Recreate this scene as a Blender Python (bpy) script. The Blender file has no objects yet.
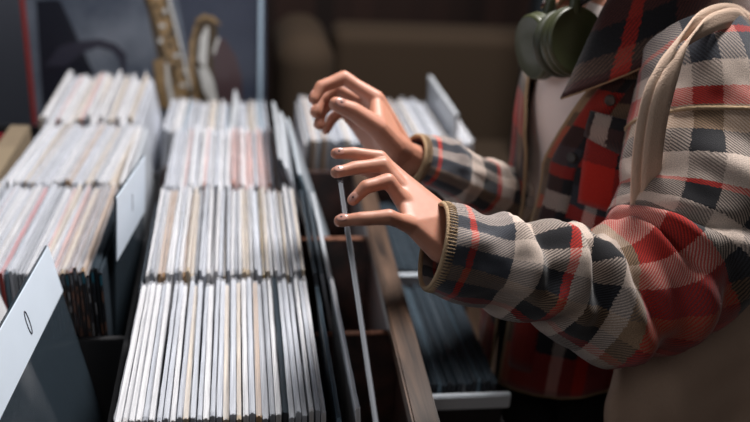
import bpy, bmesh, math, random
from mathutils import Vector, Matrix, noise
V = Vector
random.seed(7)
scene = bpy.context.scene
COL = scene.collection

# ------------------------------------------------------------------ camera
F = 880.0
v1 = V((-140, 415, F)).normalized()
v2 = V((5575, 15, F)); v2 = (v2 - v1 * v2.dot(v1)).normalized()
v3 = -v2.cross(v1) if v2.cross(v1)[1] < 0 else v2.cross(v1)
def ray(px, py):
    c = V(((px - 375) / F, (211 - py) / F, 1.0))
    return V((v2.dot(c), v1.dot(c), v3.dot(c)))
TOP = 0.90
CAM = V((0, 0, TOP - ray(225, 418).z * .951))
def onz(px, py, z): r = ray(px, py); return CAM + r * ((z - CAM.z) / r.z)
def ony(px, py, y): r = ray(px, py); return CAM + r * ((y - CAM.y) / r.y)
def ond(px, py, d): return CAM + ray(px, py) * d

cam_data = bpy.data.cameras.new('camera'); cam = bpy.data.objects.new('camera', cam_data); COL.objects.link(cam)
right = V((v2.x, v1.x, v3.x)); upv = V((v2.y, v1.y, v3.y)); fwd = V((v2.z, v1.z, v3.z))
M3 = Matrix((right, upv, -fwd)).transposed()
cam.matrix_world = Matrix.Translation(CAM) @ M3.to_4x4()
cam_data.sensor_width = 36; cam_data.lens = F * 36 / 750
cam_data.dof.use_dof = True; cam_data.dof.focus_distance = 1.03; cam_data.dof.aperture_fstop = 2.3
cam_data.clip_start = .02
scene.camera = cam

# ------------------------------------------------------------------ world, light, exposure
w = bpy.data.worlds.new('world'); scene.world = w; w.use_nodes = True
w.node_tree.nodes['Background'].inputs[0].default_value = (.75, .82, 1, 1)
w.node_tree.nodes['Background'].inputs[1].default_value = .013
def area(name, loc, target, size, power, color):
    l = bpy.data.lights.new(name, 'AREA'); l.shape = 'RECTANGLE'; l.size = size[0]; l.size_y = size[1]
    l.energy = power; l.color = color
    o = bpy.data.objects.new(name, l); COL.objects.link(o); o.location = loc
    o.rotation_euler = (V(target) - V(loc)).to_track_quat('-Z', 'Y').to_euler()
    return o
area('skylight', (.75, 1.75, 2.9), (.15, 1.15, .9), (.7, .7), 108, (1, .96, .93))
area('left_fill', (-1.9, .6, 1.9), (.5, 1.2, 1.1), (.8, .8), 6.5, (.86, .92, 1))  # fill lamp added on the left to lift chest and shirt; no window there
area('front_light', (-.3, -.9, 2.7), (.65, 1.0, .8), (1.0, .7), 5.5, (1, .93, .86))
scene.view_settings.view_transform = 'Standard'; scene.view_settings.look = 'None'
scene.view_settings.gamma = 1; scene.view_settings.exposure = 0.0
scene.cycles.transparent_max_bounces = 24

# ------------------------------------------------------------------ materials
def newmat(name):
    m = bpy.data.materials.new(name); m.use_nodes = True
    nt = m.node_tree; return m, nt, nt.nodes['Principled BSDF']
def pmat(name, col, rough=.6, metal=0, bump=0, bscale=60, var=0, spec=.5):
    m, nt, b = newmat(name)
    b.inputs['Base Color'].default_value = (*col, 1); b.inputs['Roughness'].default_value = rough
    b.inputs['Metallic'].default_value = metal; b.inputs['Specular IOR Level'].default_value = spec
    tc = nt.nodes.new('ShaderNodeTexCoord')
    if var:
        n = nt.nodes.new('ShaderNodeTexNoise'); n.inputs['Scale'].default_value = bscale; n.inputs['Detail'].default_value = 3
        nt.links.new(tc.outputs['Object'], n.inputs['Vector'])
        r = nt.nodes.new('ShaderNodeMix'); r.data_type = 'RGBA'
        r.inputs[6].default_value = (*[c * (1 - var) for c in col], 1); r.inputs[7].default_value = (*[min(1, c * (1 + var)) for c in col], 1)
        nt.links.new(n.outputs['Fac'], r.inputs[0]); nt.links.new(r.outputs[2], b.inputs['Base Color'])
    if bump:
        n = nt.nodes.new('ShaderNodeTexNoise'); n.inputs['Scale'].default_value = bscale; n.inputs['Detail'].default_value = 4
        nt.links.new(tc.outputs['Object'], n.inputs['Vector'])
        bp = nt.nodes.new('ShaderNodeBump'); bp.inputs['Strength'].default_value = bump; bp.inputs['Distance'].default_value = .002
        nt.links.new(n.outputs['Fac'], bp.inputs['Height']); nt.links.new(bp.outputs[0], b.inputs['Normal'])
    return m
def wood(name, c1, c2, scale=(30, 2, 30), rough=.45):
    m, nt, b = newmat(name)
    tc = nt.nodes.new('ShaderNodeTexCoord'); mp = nt.nodes.new('ShaderNodeMapping'); mp.inputs['Scale'].default_value = scale
    n = nt.nodes.new('ShaderNodeTexNoise'); n.inputs['Scale'].default_value = 3; n.inputs['Detail'].default_value = 6; n.inputs['Distortion'].default_value = .8
    r = nt.nodes.new('ShaderNodeValToRGB'); r.color_ramp.elements[0].position = .32; r.color_ramp.elements[1].position = .7
    r.color_ramp.elements[0].color = (*c1, 1); r.color_ramp.elements[1].color = (*c2, 1)
    L = nt.links.new
    L(tc.outputs['Object'], mp.inputs[0]); L(mp.outputs[0], n.inputs['Vector']); L(n.outputs['Fac'], r.inputs[0]); L(r.outputs[0], b.inputs['Base Color'])
    bp = nt.nodes.new('ShaderNodeBump'); bp.inputs['Strength'].default_value = .25; bp.inputs['Distance'].default_value = .001
    L(n.outputs['Fac'], bp.inputs['Height']); L(bp.outputs[0], b.inputs['Normal'])
    b.inputs['Roughness'].default_value = rough
    return m
def plastic(name, col, alpha, rough=.22):
    m, nt, b = newmat(name)
    b.inputs['Base Color'].default_value = (*col, 1); b.inputs['Roughness'].default_value = rough
    b.inputs['Specular IOR Level'].default_value = .7
    tr = nt.nodes.new('ShaderNodeBsdfTransparent'); mx = nt.nodes.new('ShaderNodeMixShader')
    tc = nt.nodes.new('ShaderNodeTexCoord'); n = nt.nodes.new('ShaderNodeTexNoise'); n.inputs['Scale'].default_value = 14; n.inputs['Detail'].default_value = 2
    mr = nt.nodes.new('ShaderNodeMapRange'); mr.inputs[3].default_value = alpha - .12; mr.inputs[4].default_value = alpha + .12
    L = nt.links.new
    L(tc.outputs['Object'], n.inputs['Vector']); L(n.outputs['Fac'], mr.inputs[0]); L(mr.outputs[0], mx.inputs[0])
    L(tr.outputs[0], mx.inputs[1]); L(b.outputs[0], mx.inputs[2]); L(mx.outputs[0], nt.nodes['Material Output'].inputs[0])
    bp = nt.nodes.new('ShaderNodeBump'); bp.inputs['Strength'].default_value = .4; bp.inputs['Distance'].default_value = .002
    L(n.outputs['Fac'], bp.inputs['Height']); L(bp.outputs[0], b.inputs['Normal'])
    return m
def plaid(name, period=.30, tint=1.0, shift=(0, 0), dark=False, arm=False):
    m, nt, b = newmat(name); L = nt.links.new; N = nt.nodes.new
    uv = N('ShaderNodeUVMap'); uv.uv_map = 'UVMap'; sp = N('ShaderNodeSeparateXYZ'); L(uv.outputs[0], sp.inputs[0])
    cr, bl, rd, tn, gy = (.55, .45, .39), (.014, .014, .017), (.46, .022, .013), (.28, .18, .11), (.05, .055, .07)
    seq = [(0, cr), (.09, bl), (.19, tn), (.25, gy), (.34, rd), (.37, bl), (.43, rd), (.64, bl), (.70, tn), (.78, cr), (.84, bl), (.91, cr)]
    if dark == 2: seq = [(0, bl), (.10, rd), (.30, bl), (.38, tn), (.47, (.07, .03, .025)), (.60, bl), (.70, cr), (.77, bl), (.84, rd), (.90, gy)]
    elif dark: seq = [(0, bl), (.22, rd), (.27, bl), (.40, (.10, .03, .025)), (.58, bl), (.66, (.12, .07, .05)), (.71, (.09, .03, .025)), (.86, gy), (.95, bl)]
    def val(op, a, bv=None, c=None):
        n = N('ShaderNodeMath'); n.operation = op
        for i, x in enumerate((a, bv, c)):
            if x is None: continue
            if isinstance(x, (int, float)): n.inputs[i].default_value = x
            else: L(x, n.inputs[i])
        return n.outputs[0]
    seqv = seq; pv = period
    if arm:
        seq = [(0, cr), (.17, bl), (.29, cr), (.42, gy), (.56, tn), (.68, bl), (.80, rd), (.85, cr)]; pv = .60
        seqv = [(p / .6, c) for p, c in ((0, gy), (.020, rd), (.027, gy), (.075, cr), (.105, bl), (.135, rd), (.145, cr), (.172, bl), (.205, cr), (.222, tn), (.238, rd), (.345, bl), (.365, cr), (.39, bl), (.425, rd), (.435, cr), (.475, bl), (.505, tn), (.54, rd), (.57, cr))]
    def ramp(src, sh, seq=seq, period=period):
        f = val('FRACT', val('MULTIPLY_ADD', src, 1 / period, sh))
        r = N('ShaderNodeValToRGB'); r.color_ramp.interpolation = 'CONSTANT'; e = r.color_ramp.elements
        while len(e) > 1: e.remove(e[-1])
        e[0].position = 0; e[0].color = (*seq[0][1], 1)
        for p, c in seq[1:]: x = e.new(p); x.color = (*[k * tint for k in c], 1)
        L(f, r.inputs[0]); return r.outputs[0]
    # slightly fuzzy band borders
    nz = N('ShaderNodeTexNoise'); nz.inputs['Scale'].default_value = 350; L(uv.outputs[0], nz.inputs['Vector'])
    wob = val('MULTIPLY', val('SUBTRACT', nz.outputs['Fac'], .5), .006)
    cu = ramp(val('ADD', sp.outputs[0], wob), shift[0]); cv = ramp(val('ADD', sp.outputs[1], wob), shift[1], seqv, pv)
    tw = val('GREATER_THAN', val('FRACT', val('MULTIPLY', val('ADD', sp.outputs[0], sp.outputs[1]), 240)), .5)
    mx = N('ShaderNodeMix'); mx.data_type = 'RGBA'; L(val('MULTIPLY_ADD', tw, .5, .38 if arm else .25), mx.inputs[0]); L(cu, mx.inputs[6]); L(cv, mx.inputs[7])
    # wool mottling
    n2 = N('ShaderNodeTexNoise'); n2.inputs['Scale'].default_value = 900; n2.inputs['Detail'].default_value = 2; L(uv.outputs[0], n2.inputs['Vector'])
    m2 = N('ShaderNodeMix'); m2.data_type = 'RGBA'; m2.blend_type = 'MULTIPLY'; m2.inputs[0].default_value = .6
    mr = N('ShaderNodeMapRange'); mr.inputs[1].default_value = .3; mr.inputs[2].default_value = .7; mr.inputs[3].default_value = .45; mr.inputs[4].default_value = 1.4
    L(n2.outputs['Fac'], mr.inputs[0]); L(mx.outputs[2], m2.inputs[6]); L(mr.outputs[0], m2.inputs[7]); L(m2.outputs[2], b.inputs['Base Color'])
    b.inputs['Roughness'].default_value = .95; b.inputs['Specular IOR Level'].default_value = .15
    b.inputs['Sheen Weight'].default_value = .25; b.inputs['Sheen Roughness'].default_value = .5
    bp = N('ShaderNodeBump'); bp.inputs['Strength'].default_value = .5; bp.inputs['Distance'].default_value = .0012
    L(n2.outputs['Fac'], bp.inputs['Height']); L(bp.outputs[0], b.inputs['Normal'])
    return m

PAPER = {
 'white': (.80, .79, .80), 'pale grey': (.56, .59, .66), 'cream': (.68, .56, .42), 'grey': (.32, .34, .38), 'tan': (.52, .33, .18),
 'pale pink': (.74, .42, .36), 'charcoal': (.07, .075, .09), 'steel blue': (.24, .36, .46), 'red': (.50, .06, .05), 'ochre': (.55, .38, .12), 'brown': (.20, .12, .08)}
def card(name, col):
    m, nt, b = newmat(name); tc = nt.nodes.new('ShaderNodeTexCoord'); mp = nt.nodes.new('ShaderNodeMapping'); mp.inputs['Scale'].default_value = (900, 5, 5)
    n = nt.nodes.new('ShaderNodeTexNoise'); n.inputs['Scale'].default_value = 1; n.inputs['Detail'].default_value = 2
    r = nt.nodes.new('ShaderNodeMix'); r.data_type = 'RGBA'; L = nt.links.new
    mr = nt.nodes.new('ShaderNodeMapRange'); mr.inputs[1].default_value = .35; mr.inputs[2].default_value = .65
    r.inputs[6].default_value = (*[c * .55 for c in col], 1); r.inputs[7].default_value = (*[min(1, c * 1.25) for c in col], 1)
    L(tc.outputs['Object'], mp.inputs[0]); L(mp.outputs[0], n.inputs['Vector']); L(n.outputs['Fac'], mr.inputs[0]); L(mr.outputs[0], r.inputs[0])
    L(r.outputs[2], b.inputs['Base Color']); b.inputs['Roughness'].default_value = .55
    return m
MP = {k: card('card_' + k.replace(' ', '_'), c) for k, c in PAPER.items()}
M_CLEAR = plastic('clear_plastic', (.74, .77, .84), .28, .26)
M_MILKY = plastic('milky_plastic', (.58, .62, .67), .60, .3)
M_SMOKE = plastic('smoky_plastic', (.035, .05, .065), .66, .22)
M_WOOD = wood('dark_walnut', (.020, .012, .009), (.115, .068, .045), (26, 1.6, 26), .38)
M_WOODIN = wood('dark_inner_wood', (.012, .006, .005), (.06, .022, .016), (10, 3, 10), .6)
M_BLACKW = pmat('black_board', (.012, .012, .014), .5)
M_LABEL = pmat('white_label_card', (.62, .70, .80), .45, var=.05, bscale=20)
M_INK = pmat('ink', (.03, .03, .05), .5)
M_PEWTER = pmat('acrylic_edge', (.55, .60, .66), .25)
M_SKIN = pmat('skin', (.46, .21, .14), .5, 0, .10, 90, .10)
_b = M_SKIN.node_tree.nodes['Principled BSDF']; _b.inputs['Subsurface Weight'].default_value = .18; _b.inputs['Subsurface Radius'].default_value = (.012, .004, .002); _b.inputs['Subsurface Scale'].default_value = .5
M_NAIL = pmat('fingernail', (.42, .22, .18), .25)
M_POLISH = pmat('dark_chipped_polish', (.03, .015, .02), .6)
M_PLAID = plaid('plaid_wool', .22, 1, (.1, 0), arm=True); M_PLAID2 = plaid('plaid_wool_body', .27, 1, (.42, .15), 2); M_PLAIDP = plaid('plaid_wool_pocket', .5, 1, (.52, .50))
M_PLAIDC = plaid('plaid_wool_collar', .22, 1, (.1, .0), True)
M_TANY = pmat('tan_yarn', (.36, .25, .15), .95, 0, .8, 400, .3)
M_TEE = pmat('cotton_tee', (.82, .70, .65), .9, 0, .3, 200)
M_PANTS = pmat('black_trousers', (.012, .011, .012), .85)
M_TOTE = pmat('cotton_canvas', (.60, .44, .34), .95, 0, .8, 500, .12)
M_OLIVE = pmat('olive_shell', (.046, .052, .022), .42)
M_OLIVED = pmat('olive_cushion', (.035, .04, .022), .55, 0, .3, 120)
M_BLACK = pmat('black_plastic', (.01, .01, .012), .4)
M_HAIR = pmat('dark_hair', (.03, .018, .012), .5, 0, .6, 200)
M_BUTTON = pmat('dark_button', (.03, .025, .02), .3)

# ------------------------------------------------------------------ object helpers
def wpos(o):
    p = V((0, 0, 0))
    while o: p += o.location; o = o.parent
    return p
def mkobj(name, verts, faces, mat, parent=None, smooth=False, uvs=None, origin=None, mats=None, fm=None):
    me = bpy.data.meshes.new(name)
    org = wpos(parent) if parent else (V(origin) if origin else V((0, 0, 0)))
    if parent and origin is not None: org = V(origin)
    me.from_pydata([tuple(V(v) - org) for v in verts], [], faces)
    for m in (mats or [mat]): me.materials.append(m)
    if fm:
        for p, i in zip(me.polygons, fm): p.material_index = i
    if smooth:
        for p in me.polygons: p.use_smooth = True
    if uvs:
        l = me.uv_layers.new(name='UVMap')
        for lp in me.loops: l.data[lp.index].uv = uvs[lp.vertex_index]
    me.update()
    o = bpy.data.objects.new(name, me); COL.objects.link(o)
    if parent: o.parent = parent; o.location = org - wpos(parent)
    else: o.location = org
    return o
def tag(o, label=None, cat=None, group=None, kind=None):
    for k, v in (('label', label), ('category', cat), ('group', group), ('kind', kind)):
        if v: o[k] = v
    return o
def empty(name, loc, label, cat, group=None):
    o = bpy.data.objects.new(name, None); COL.objects.link(o); o.location = loc; o.empty_display_size = .05
    return tag(o, label, cat, group)
class MB:
    def __init__(s): s.v = []; s.f = []; s.m = []; s.uv = []
    def add(s, vs, fs, mi=0):
        n = len(s.v); s.v += [V(x) for x in vs]; s.f += [tuple(i + n for i in f) for f in fs]; s.m += [mi] * len(fs); return s
    def box(s, a, b, mi=0, bev=0.0, M=None):
        bm = bmesh.new(); bmesh.ops.create_cube(bm, size=1)
        a = V(a); b = V(b); sz = b - a; c = (a + b) / 2
        for v in bm.verts: v.co = V((v.co.x * sz.x, v.co.y * sz.y, v.co.z * sz.z)) + c
        if bev: bmesh.ops.bevel(bm, geom=bm.edges[:], offset=bev, segments=2, affect='EDGES')
        return s.bm(bm, mi, M)
    def bm(s, bm, mi=0, M=None):
        bm.verts.ensure_lookup_table(); bm.verts.index_update()
        s.add([(M @ v.co) if M else v.co.copy() for v in bm.verts], [[v.index for v in f.verts] for f in bm.faces], mi); bm.free(); return s
    def tube(s, pts, r, seg=10, mi=0, cap=True):
        pts = [V(p) for p in pts]; n = len(pts); rr = r if isinstance(r, (list, tuple)) else [r] * n
        T0 = (pts[1] - pts[0]).normalized(); N = T0.orthogonal().normalized(); vs = []; fs = []
        for i, p in enumerate(pts):
            T = (pts[min(i + 1, n - 1)] - pts[max(i - 1, 0)]).normalized(); N = (N - T * N.dot(T)).normalized(); B = T.cross(N)
            for k in range(seg):
                a = 2 * math.pi * k / seg; vs.append(p + (N * math.cos(a) + B * math.sin(a)) * rr[i])
        for i in range(n - 1):
            for k in range(seg):
                fs.append((i * seg + k, i * seg + (k + 1) % seg, (i + 1) * seg + (k + 1) % seg, (i + 1) * seg + k))
        if cap: fs.append(tuple(range(seg - 1, -1, -1))); fs.append(tuple((n - 1) * seg + k for k in range(seg)))
        return s.add(vs, fs, mi)
    def hull(s, balls, mi=0, sub=2):
        bm = bmesh.new()
        for c, r in balls: bmesh.ops.create_icosphere(bm, subdivisions=sub, radius=r, matrix=Matrix.Translation(V(c)))
        g = bmesh.ops.convex_hull(bm, input=bm.verts[:])
        bad = [e for e in g['geom_interior'] if isinstance(e, bmesh.types.BMVert)]
        bmesh.ops.delete(bm, geom=bad, context='VERTS')
        fs = [f for f in bm.faces if len(f.verts) > 3 or True]
        return s.bm(bm, mi)
    def lathe(s, prof, M, seg=32, mi=0):      # prof: (r, h) along local Z
        vs = []; fs = []; n = len(prof)
        for r, h in prof:
            for k in range(seg):
                a = 2 * math.pi * k / seg; vs.append(M @ V((r * math.cos(a), r * math.sin(a), h)))
        for i in range(n - 1):
            for k in range(seg):
                fs.append((i * seg + k, i * seg + (k + 1) % seg, (i + 1) * seg + (k + 1) % seg, (i + 1) * seg + k))
        fs.append(tuple(range(seg - 1, -1, -1))); fs.append(tuple((n - 1) * seg + k for k in range(seg)))
        return s.add(vs, fs, mi)
    def build(s, name, mat, parent=None, smooth=False, origin=None):
        mats = mat if isinstance(mat, list) else [mat]
        return mkobj(name, s.v, s.f, None, parent, smooth, None, origin, mats, s.m)
def catmull(P, n):
    out = []; m = len(P)
    for i in range(n):
        t = i / (n - 1) * (m - 1); k = min(int(t), m - 2); u = t - k
        p0, p1, p2, p3 = P[max(k - 1, 0)], P[k], P[k + 1], P[min(k + 2, m - 1)]
        out.append([.5 * (2 * b + (c - a) * u + (2 * a - 5 * b + 4 * c - d) * u * u + (3 * b - a - 3 * c + d) * u ** 3) for a, b, c, d in zip(p0, p1, p2, p3)])
    return out
def sheet(name, grid, mat, parent=None, closed=False, thick=0, uv=None, smooth=True):
    """grid[i][j] points; one surface, uv in metres"""
    ni = len(grid); nj = len(grid[0]); vs = [p for row in grid for p in row]
    cols = nj if not closed else nj
    fs = [(i * nj + j, i * nj + (j + 1) % nj, (i + 1) * nj + (j + 1) % nj, (i + 1) * nj + j) for i in range(ni - 1) for j in range(nj if closed else nj - 1)]
    o = mkobj(name, vs, fs, mat, parent, smooth)
    me = o.data; l = me.uv_layers.new(name='UVMap')
    for p in me.polygons:
        js = [vi % nj for vi in p.vertices]; wrap = closed and max(js) - min(js) > 1
        for li, vi in zip(p.loop_indices, p.vertices):
            i, j = divmod(vi, nj); jj = nj if (wrap and j == 0) else j
            l.data[li].uv = uv(i, jj)
    if thick:
        md = o.modifiers.new('thickness', 'SOLIDIFY'); md.thickness = thick; md.offset = 0
    return o

# ------------------------------------------------------------------ structure
FLOOR = -.06
tag(MB().box((-2.2, -1, FLOOR - .05), (3.2, 4.3, FLOOR)).build('floor', wood('floor_boards', (.02, .012, .008), (.07, .04, .025), (4, 1, 4))), kind='structure')
m, nt, b = newmat('dark_plank_wall'); N = nt.nodes.new; L = nt.links.new
tc = N('ShaderNodeTexCoord'); sp = N('ShaderNodeSeparateXYZ'); L(tc.outputs['Object'], sp.inputs[0])
mm = N('ShaderNodeMath'); mm.operation = 'MULTIPLY'; mm.inputs[1].default_value = 11; L(sp.outputs[0], mm.inputs[0])
fl = N('ShaderNodeMath'); fl.operation = 'FLOOR'; L(mm.outputs[0], fl.inputs[0])
wn = N('ShaderNodeTexWhiteNoise'); wn.noise_dimensions = '1D'; L(fl.outputs[0], wn.inputs['W'])
rp = N('ShaderNodeValToRGB'); rp.color_ramp.elements[0].color = (.012, .005, .004, 1); rp.color_ramp.elements[1].color = (.036, .015, .011, 1)
L(wn.outputs['Value'], rp.inputs[0]); L(rp.outputs[0], b.inputs['Base Color']); b.inputs['Roughness'].default_value = .6
M_PLANK = m
tag(MB().box((-2.2, 4.1, FLOOR), (3.2, 4.2, 3.0)).build('wall_back', M_PLANK), kind='structure')
tag(MB().box((-2.3, -1, FLOOR), (-2.2, 4.2, 3.0)).build('wall_left', pmat('grey_plaster', (.22, .23, .26), .8)), kind='structure')

# ------------------------------------------------------------------ record bins (furniture)
def bin_unit(name, label, x0, x1, ys, zb, zt, wall, front_z=None, cat='record bin', inner=None, lip=None, tside=.022, group=None, left=True):
    r = empty(name, ((x0 + x1) / 2, (ys[0] + ys[-1]) / 2, FLOOR), label, cat, group)
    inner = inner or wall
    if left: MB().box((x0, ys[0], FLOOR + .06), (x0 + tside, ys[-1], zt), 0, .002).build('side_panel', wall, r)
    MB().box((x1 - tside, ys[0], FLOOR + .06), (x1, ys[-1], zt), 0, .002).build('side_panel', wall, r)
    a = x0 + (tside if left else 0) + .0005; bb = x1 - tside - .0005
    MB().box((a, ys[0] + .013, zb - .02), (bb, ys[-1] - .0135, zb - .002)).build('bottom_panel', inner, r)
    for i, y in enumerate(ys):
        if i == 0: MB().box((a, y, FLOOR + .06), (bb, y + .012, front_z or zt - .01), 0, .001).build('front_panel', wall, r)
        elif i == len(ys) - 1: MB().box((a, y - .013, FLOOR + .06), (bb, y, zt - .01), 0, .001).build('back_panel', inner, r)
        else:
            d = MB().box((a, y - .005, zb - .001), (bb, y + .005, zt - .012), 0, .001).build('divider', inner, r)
            if lip: MB().box((a, y - .006, zt - .0115), (bb, y + .006, zt - .0085), 0, .002).build('divider_lip', lip, d)
    MB().box((x0 + .03, ys[0] + .03, FLOOR), (x1 - .03, ys[-1] - .03, FLOOR + .058)).build('plinth', M_BLACKW, r)
    return r
ZB = .585
M_LIP = wood('reddish_lip', (.10, .035, .02), (.22, .10, .06))
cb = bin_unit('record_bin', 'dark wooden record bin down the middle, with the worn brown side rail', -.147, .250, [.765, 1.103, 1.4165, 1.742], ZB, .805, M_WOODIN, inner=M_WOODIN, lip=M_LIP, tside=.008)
MB().box((.2105, .745, .802), (.2455, 1.740, .826), 0, .003, Matrix(((1, .031, 0, -.023), (0, 1, 0, 0), (0, 0, 1, 0), (0, 0, 0, 1)))).build('side_rail', M_WOOD, cb)['label'] = 'worn brown wooden side rail'
cbx = [c for c in cb.children if c.name.startswith('side_panel')][1]
cbx.scale.x = 1
lb = bin_unit('record_bin', 'dark record bin at the left edge of the picture, with pink and brown record edges', -.62, -.150, [.765, 1.118, 1.432, 1.7435], ZB, .80, M_BLACKW, tside=.008)
bb_ = bin_unit('record_bin', 'dark record bin behind, with the saxophone poster standing at its back', -.60, .112, [1.745, 2.08], ZB - .01, .78, M_BLACKW, tside=.012)
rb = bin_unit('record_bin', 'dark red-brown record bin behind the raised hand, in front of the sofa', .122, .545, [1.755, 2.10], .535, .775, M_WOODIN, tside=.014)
lo = bin_unit('record_bin', 'low black record bin under the plaid cuff, with pale shelf lips', .262, .412, [1.055, 1.425, 1.745], .40, .655, M_BLACKW, tside=.012, front_z=.66)
for y in (1.045, 1.418):
    MB().box((.263, y, .690), (.411, y + .010, .716), 0, .002).build('shelf_lip', M_PEWTER, lo)['label'] = 'pale grey shelf lip'
    MB().box((.2745, y + .0005, .645), (.3995, y + .0095, .6895)).build('lip_bracket', M_BLACKW, lo)

# ------------------------------------------------------------------ record sleeves
SZ = .296
def jacket_mesh(t, seed):
    rnd = random.Random(seed); bm = bmesh.new(); bmesh.ops.create_cube(bm, size=1)
    for v in bm.verts: v.co = V((v.co.x * t, v.co.y * SZ, v.co.z * SZ + SZ / 2))
    bmesh.ops.subdivide_edges(bm, edges=[e for e in bm.edges if abs((e.verts[0].co - e.verts[1].co).y) > .1], cuts=8)
    for v in bm.verts:
        if v.co.z > .1: v.co.z += rnd.uniform(-.0006, .0006)
    top = [e for e in bm.edges if min(e.verts[0].co.z, e.verts[1].co.z) > SZ - .01 and abs(e.verts[0].co.x - e.verts[1].co.x) < 1e-5 and abs(e.verts[0].co.y - e.verts[1].co.y) > .01]
    bmesh.ops.bevel(bm, geom=top, offset=t * .28, segments=2, affect='EDGES')
    me = bpy.data.meshes.new('record_sleeve'); bm.to_mesh(me); bm.free(); me.materials.append(MP['white']); return me
def cover_mesh(t, seed):
    rnd = random.Random(seed); o1 = rnd.uniform(0, 9); h = t / 2 + .0007; vs = []; fs = []; n = 22
    e0, e1 = rnd.uniform(.0005, .0035), rnd.uniform(.001, .004); op = seed % 2; top = rnd.uniform(.0015, .004)
    for j in range(n + 1):
        y = -SZ / 2 - e0 + (SZ + e0 + e1) * j / n; end = max(0, 1 - min(j, n - j) / 2.5)
        wv = noise.noise(V((o1, y * 26, 0))) * .0013; wz = noise.noise(V((o1 + 5, y * 38, 3))) * .0026 + end * rnd.uniform(-.002, .0045)
        bul = 1 + .5 * abs(noise.noise(V((o1 + 2, y * 14, 7))))
        if op: P = [(-h, .002), (-h, SZ * .6), (-h * bul, SZ - .010), (-h + wv, SZ + top + .002 + wz), (-h * .6 + wv, SZ + .0008), (h * .6 + wv, SZ + .0008), (h + wv, SZ + top + wz), (h * bul, SZ - .010), (h, SZ * .6), (h, .002)]
        else: P = [(-h, .002), (-h, SZ * .6), (-h * bul, SZ - .008), (-h * .85 + wv, SZ + top * .4 + wz), (-h * .3 + wv, SZ + top + wz), (h * .3 + wv, SZ + top + wz), (h * .85 + wv, SZ + top * .4 + wz), (h * bul, SZ - .008), (h, SZ * .6), (h, .002)]
        vs += [(x, y, z) for x, z in P]
    k = 10
    fs = [(j * k + i, j * k + i + 1, (j + 1) * k + i + 1, (j + 1) * k + i) for j in range(n) for i in range(k - 1)]
    me = bpy.data.meshes.new('plastic_cover'); me.from_pydata(vs, [], fs); me.materials.append(M_CLEAR)
    for p in me.polygons: p.use_smooth = True
    return me
TH = (.0046, .0053, .0060)
JM = [(jacket_mesh(t, i), cover_mesh(t, i * 3 + 1), t) for i, t in enumerate(TH * 3 + (.0033, .0039, .0045) * 3)]
def frame(T, yaw, lean, pitch, far=False):
    """matrix placing a sleeve by its near (or far) top corner; lean>0: foot goes to the right, pitch>0: far end dips"""
    R = Matrix.Rotation(yaw, 3, 'Z') @ Matrix.Rotation(-pitch, 3, 'X') @ Matrix.Rotation(-lean, 3, 'Y')
    off = R @ V((0, SZ / 2 if far else -SZ / 2, SZ))
    return Matrix.Translation(V(T) - off) @ R.to_4x4()
def put_sleeve(M, colour, label, group, var=None, cover=M_CLEAR, name='record_sleeve', spine=None):
    jm, cm, t = JM[var or 0]
    o = bpy.data.objects.new(name, jm); COL.objects.link(o); o.matrix_world = M; o.rotation_mode = 'XYZ'
    mt = MP[colour] if isinstance(colour, str) else colour
    if mt is not MP['white']: o.material_slots[0].link = 'OBJECT'; o.material_slots[0].material = mt
    tag(o, label, 'record', group)
    if cover:
        c = bpy.data.objects.new('plastic_cover', cm); COL.objects.link(c); c.parent = o
        if cover is not M_CLEAR: c.material_slots[0].link = 'OBJECT'; c.material_slots[0].material = cover
    if spine:
        s = bpy.data.objects.new('spine', spine); COL.objects.link(s); s.parent = o; s['label'] = 'dark printed spine'
    return o
def spine_mesh(t, col, seed):
    rnd = random.Random(seed); mb = MB(); y = -SZ / 2 - .0008
    mb.box((-t / 2, y, .001), (t / 2, -SZ / 2 - .0001, SZ - .001), 0)
    z = SZ - .03
    while z > .05:
        h = rnd.uniform(.006, .022)
        if rnd.random() < .6: mb.box((-t * .2, y - .0002, z - h), (t * .2, y - .00002, z), 1)
        z -= h + rnd.uniform(.003, .01)
    mb.box((-t / 2, y - .00015, SZ - .02), (t / 2, y - .00001, SZ - .004), 2)
    me = bpy.data.meshes.new('spine'); me.from_pydata([tuple(v) for v in mb.v], [], mb.f)
    for m in col: me.materials.append(m)
    for p, i in zip(me.polygons, mb.m): p.material_index = i
    return me
R0 = math.radians
ORD = 'first second third fourth fifth sixth seventh eighth ninth tenth eleventh twelfth thirteenth fourteenth fifteenth sixteenth seventeenth eighteenth nineteenth twentieth twenty-first twenty-second twenty-third twenty-fourth twenty-fifth'.split()
def row(x0, x1, y0, palette, where, group, n=None, yaw=0, lean0=0, lean1=0, zt=.90, zvar=.006, pitch=0, spine_from=None, cover=M_CLEAR, ztrend=0, thin=False):
    n = n or max(1, int((x1 - x0) / .0062)); st = (x1 - x0) / n
    for i in range(n):
        k = (i + .5) / n; x = x0 + (i + .5) * st + random.uniform(-.0004, .0004)
        c = palette(k) if callable(palette) else random.choice(palette)
        T = V((x, y0 + random.uniform(0, .004), zt + ztrend * k + random.uniform(-zvar, zvar)))
        ln = lean0 + (lean1 - lean0) * k
        sp = None; v = random.randrange(9) + (9 if thin else 0)
        if spine_from is not None and k > spine_from:
            t = JM[v][2]; sp = spine_mesh(t, [M_INKB, random.choice([M_INKT, M_INKT2]), random.choice(SPT)], i)
        side = 'left' if i <= n // 2 else 'right'; num = ORD[i if side == 'left' else n - 1 - i]
        put_sleeve(frame(T, yaw + R0(random.uniform(-.35, .35)), ln, pitch + R0(random.uniform(-.8, .8))), c, '%s record, %s from the %s in %s' % (c, num, side, where), group, v, M_SMOKE if c == 'charcoal' else cover, spine=sp)
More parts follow.
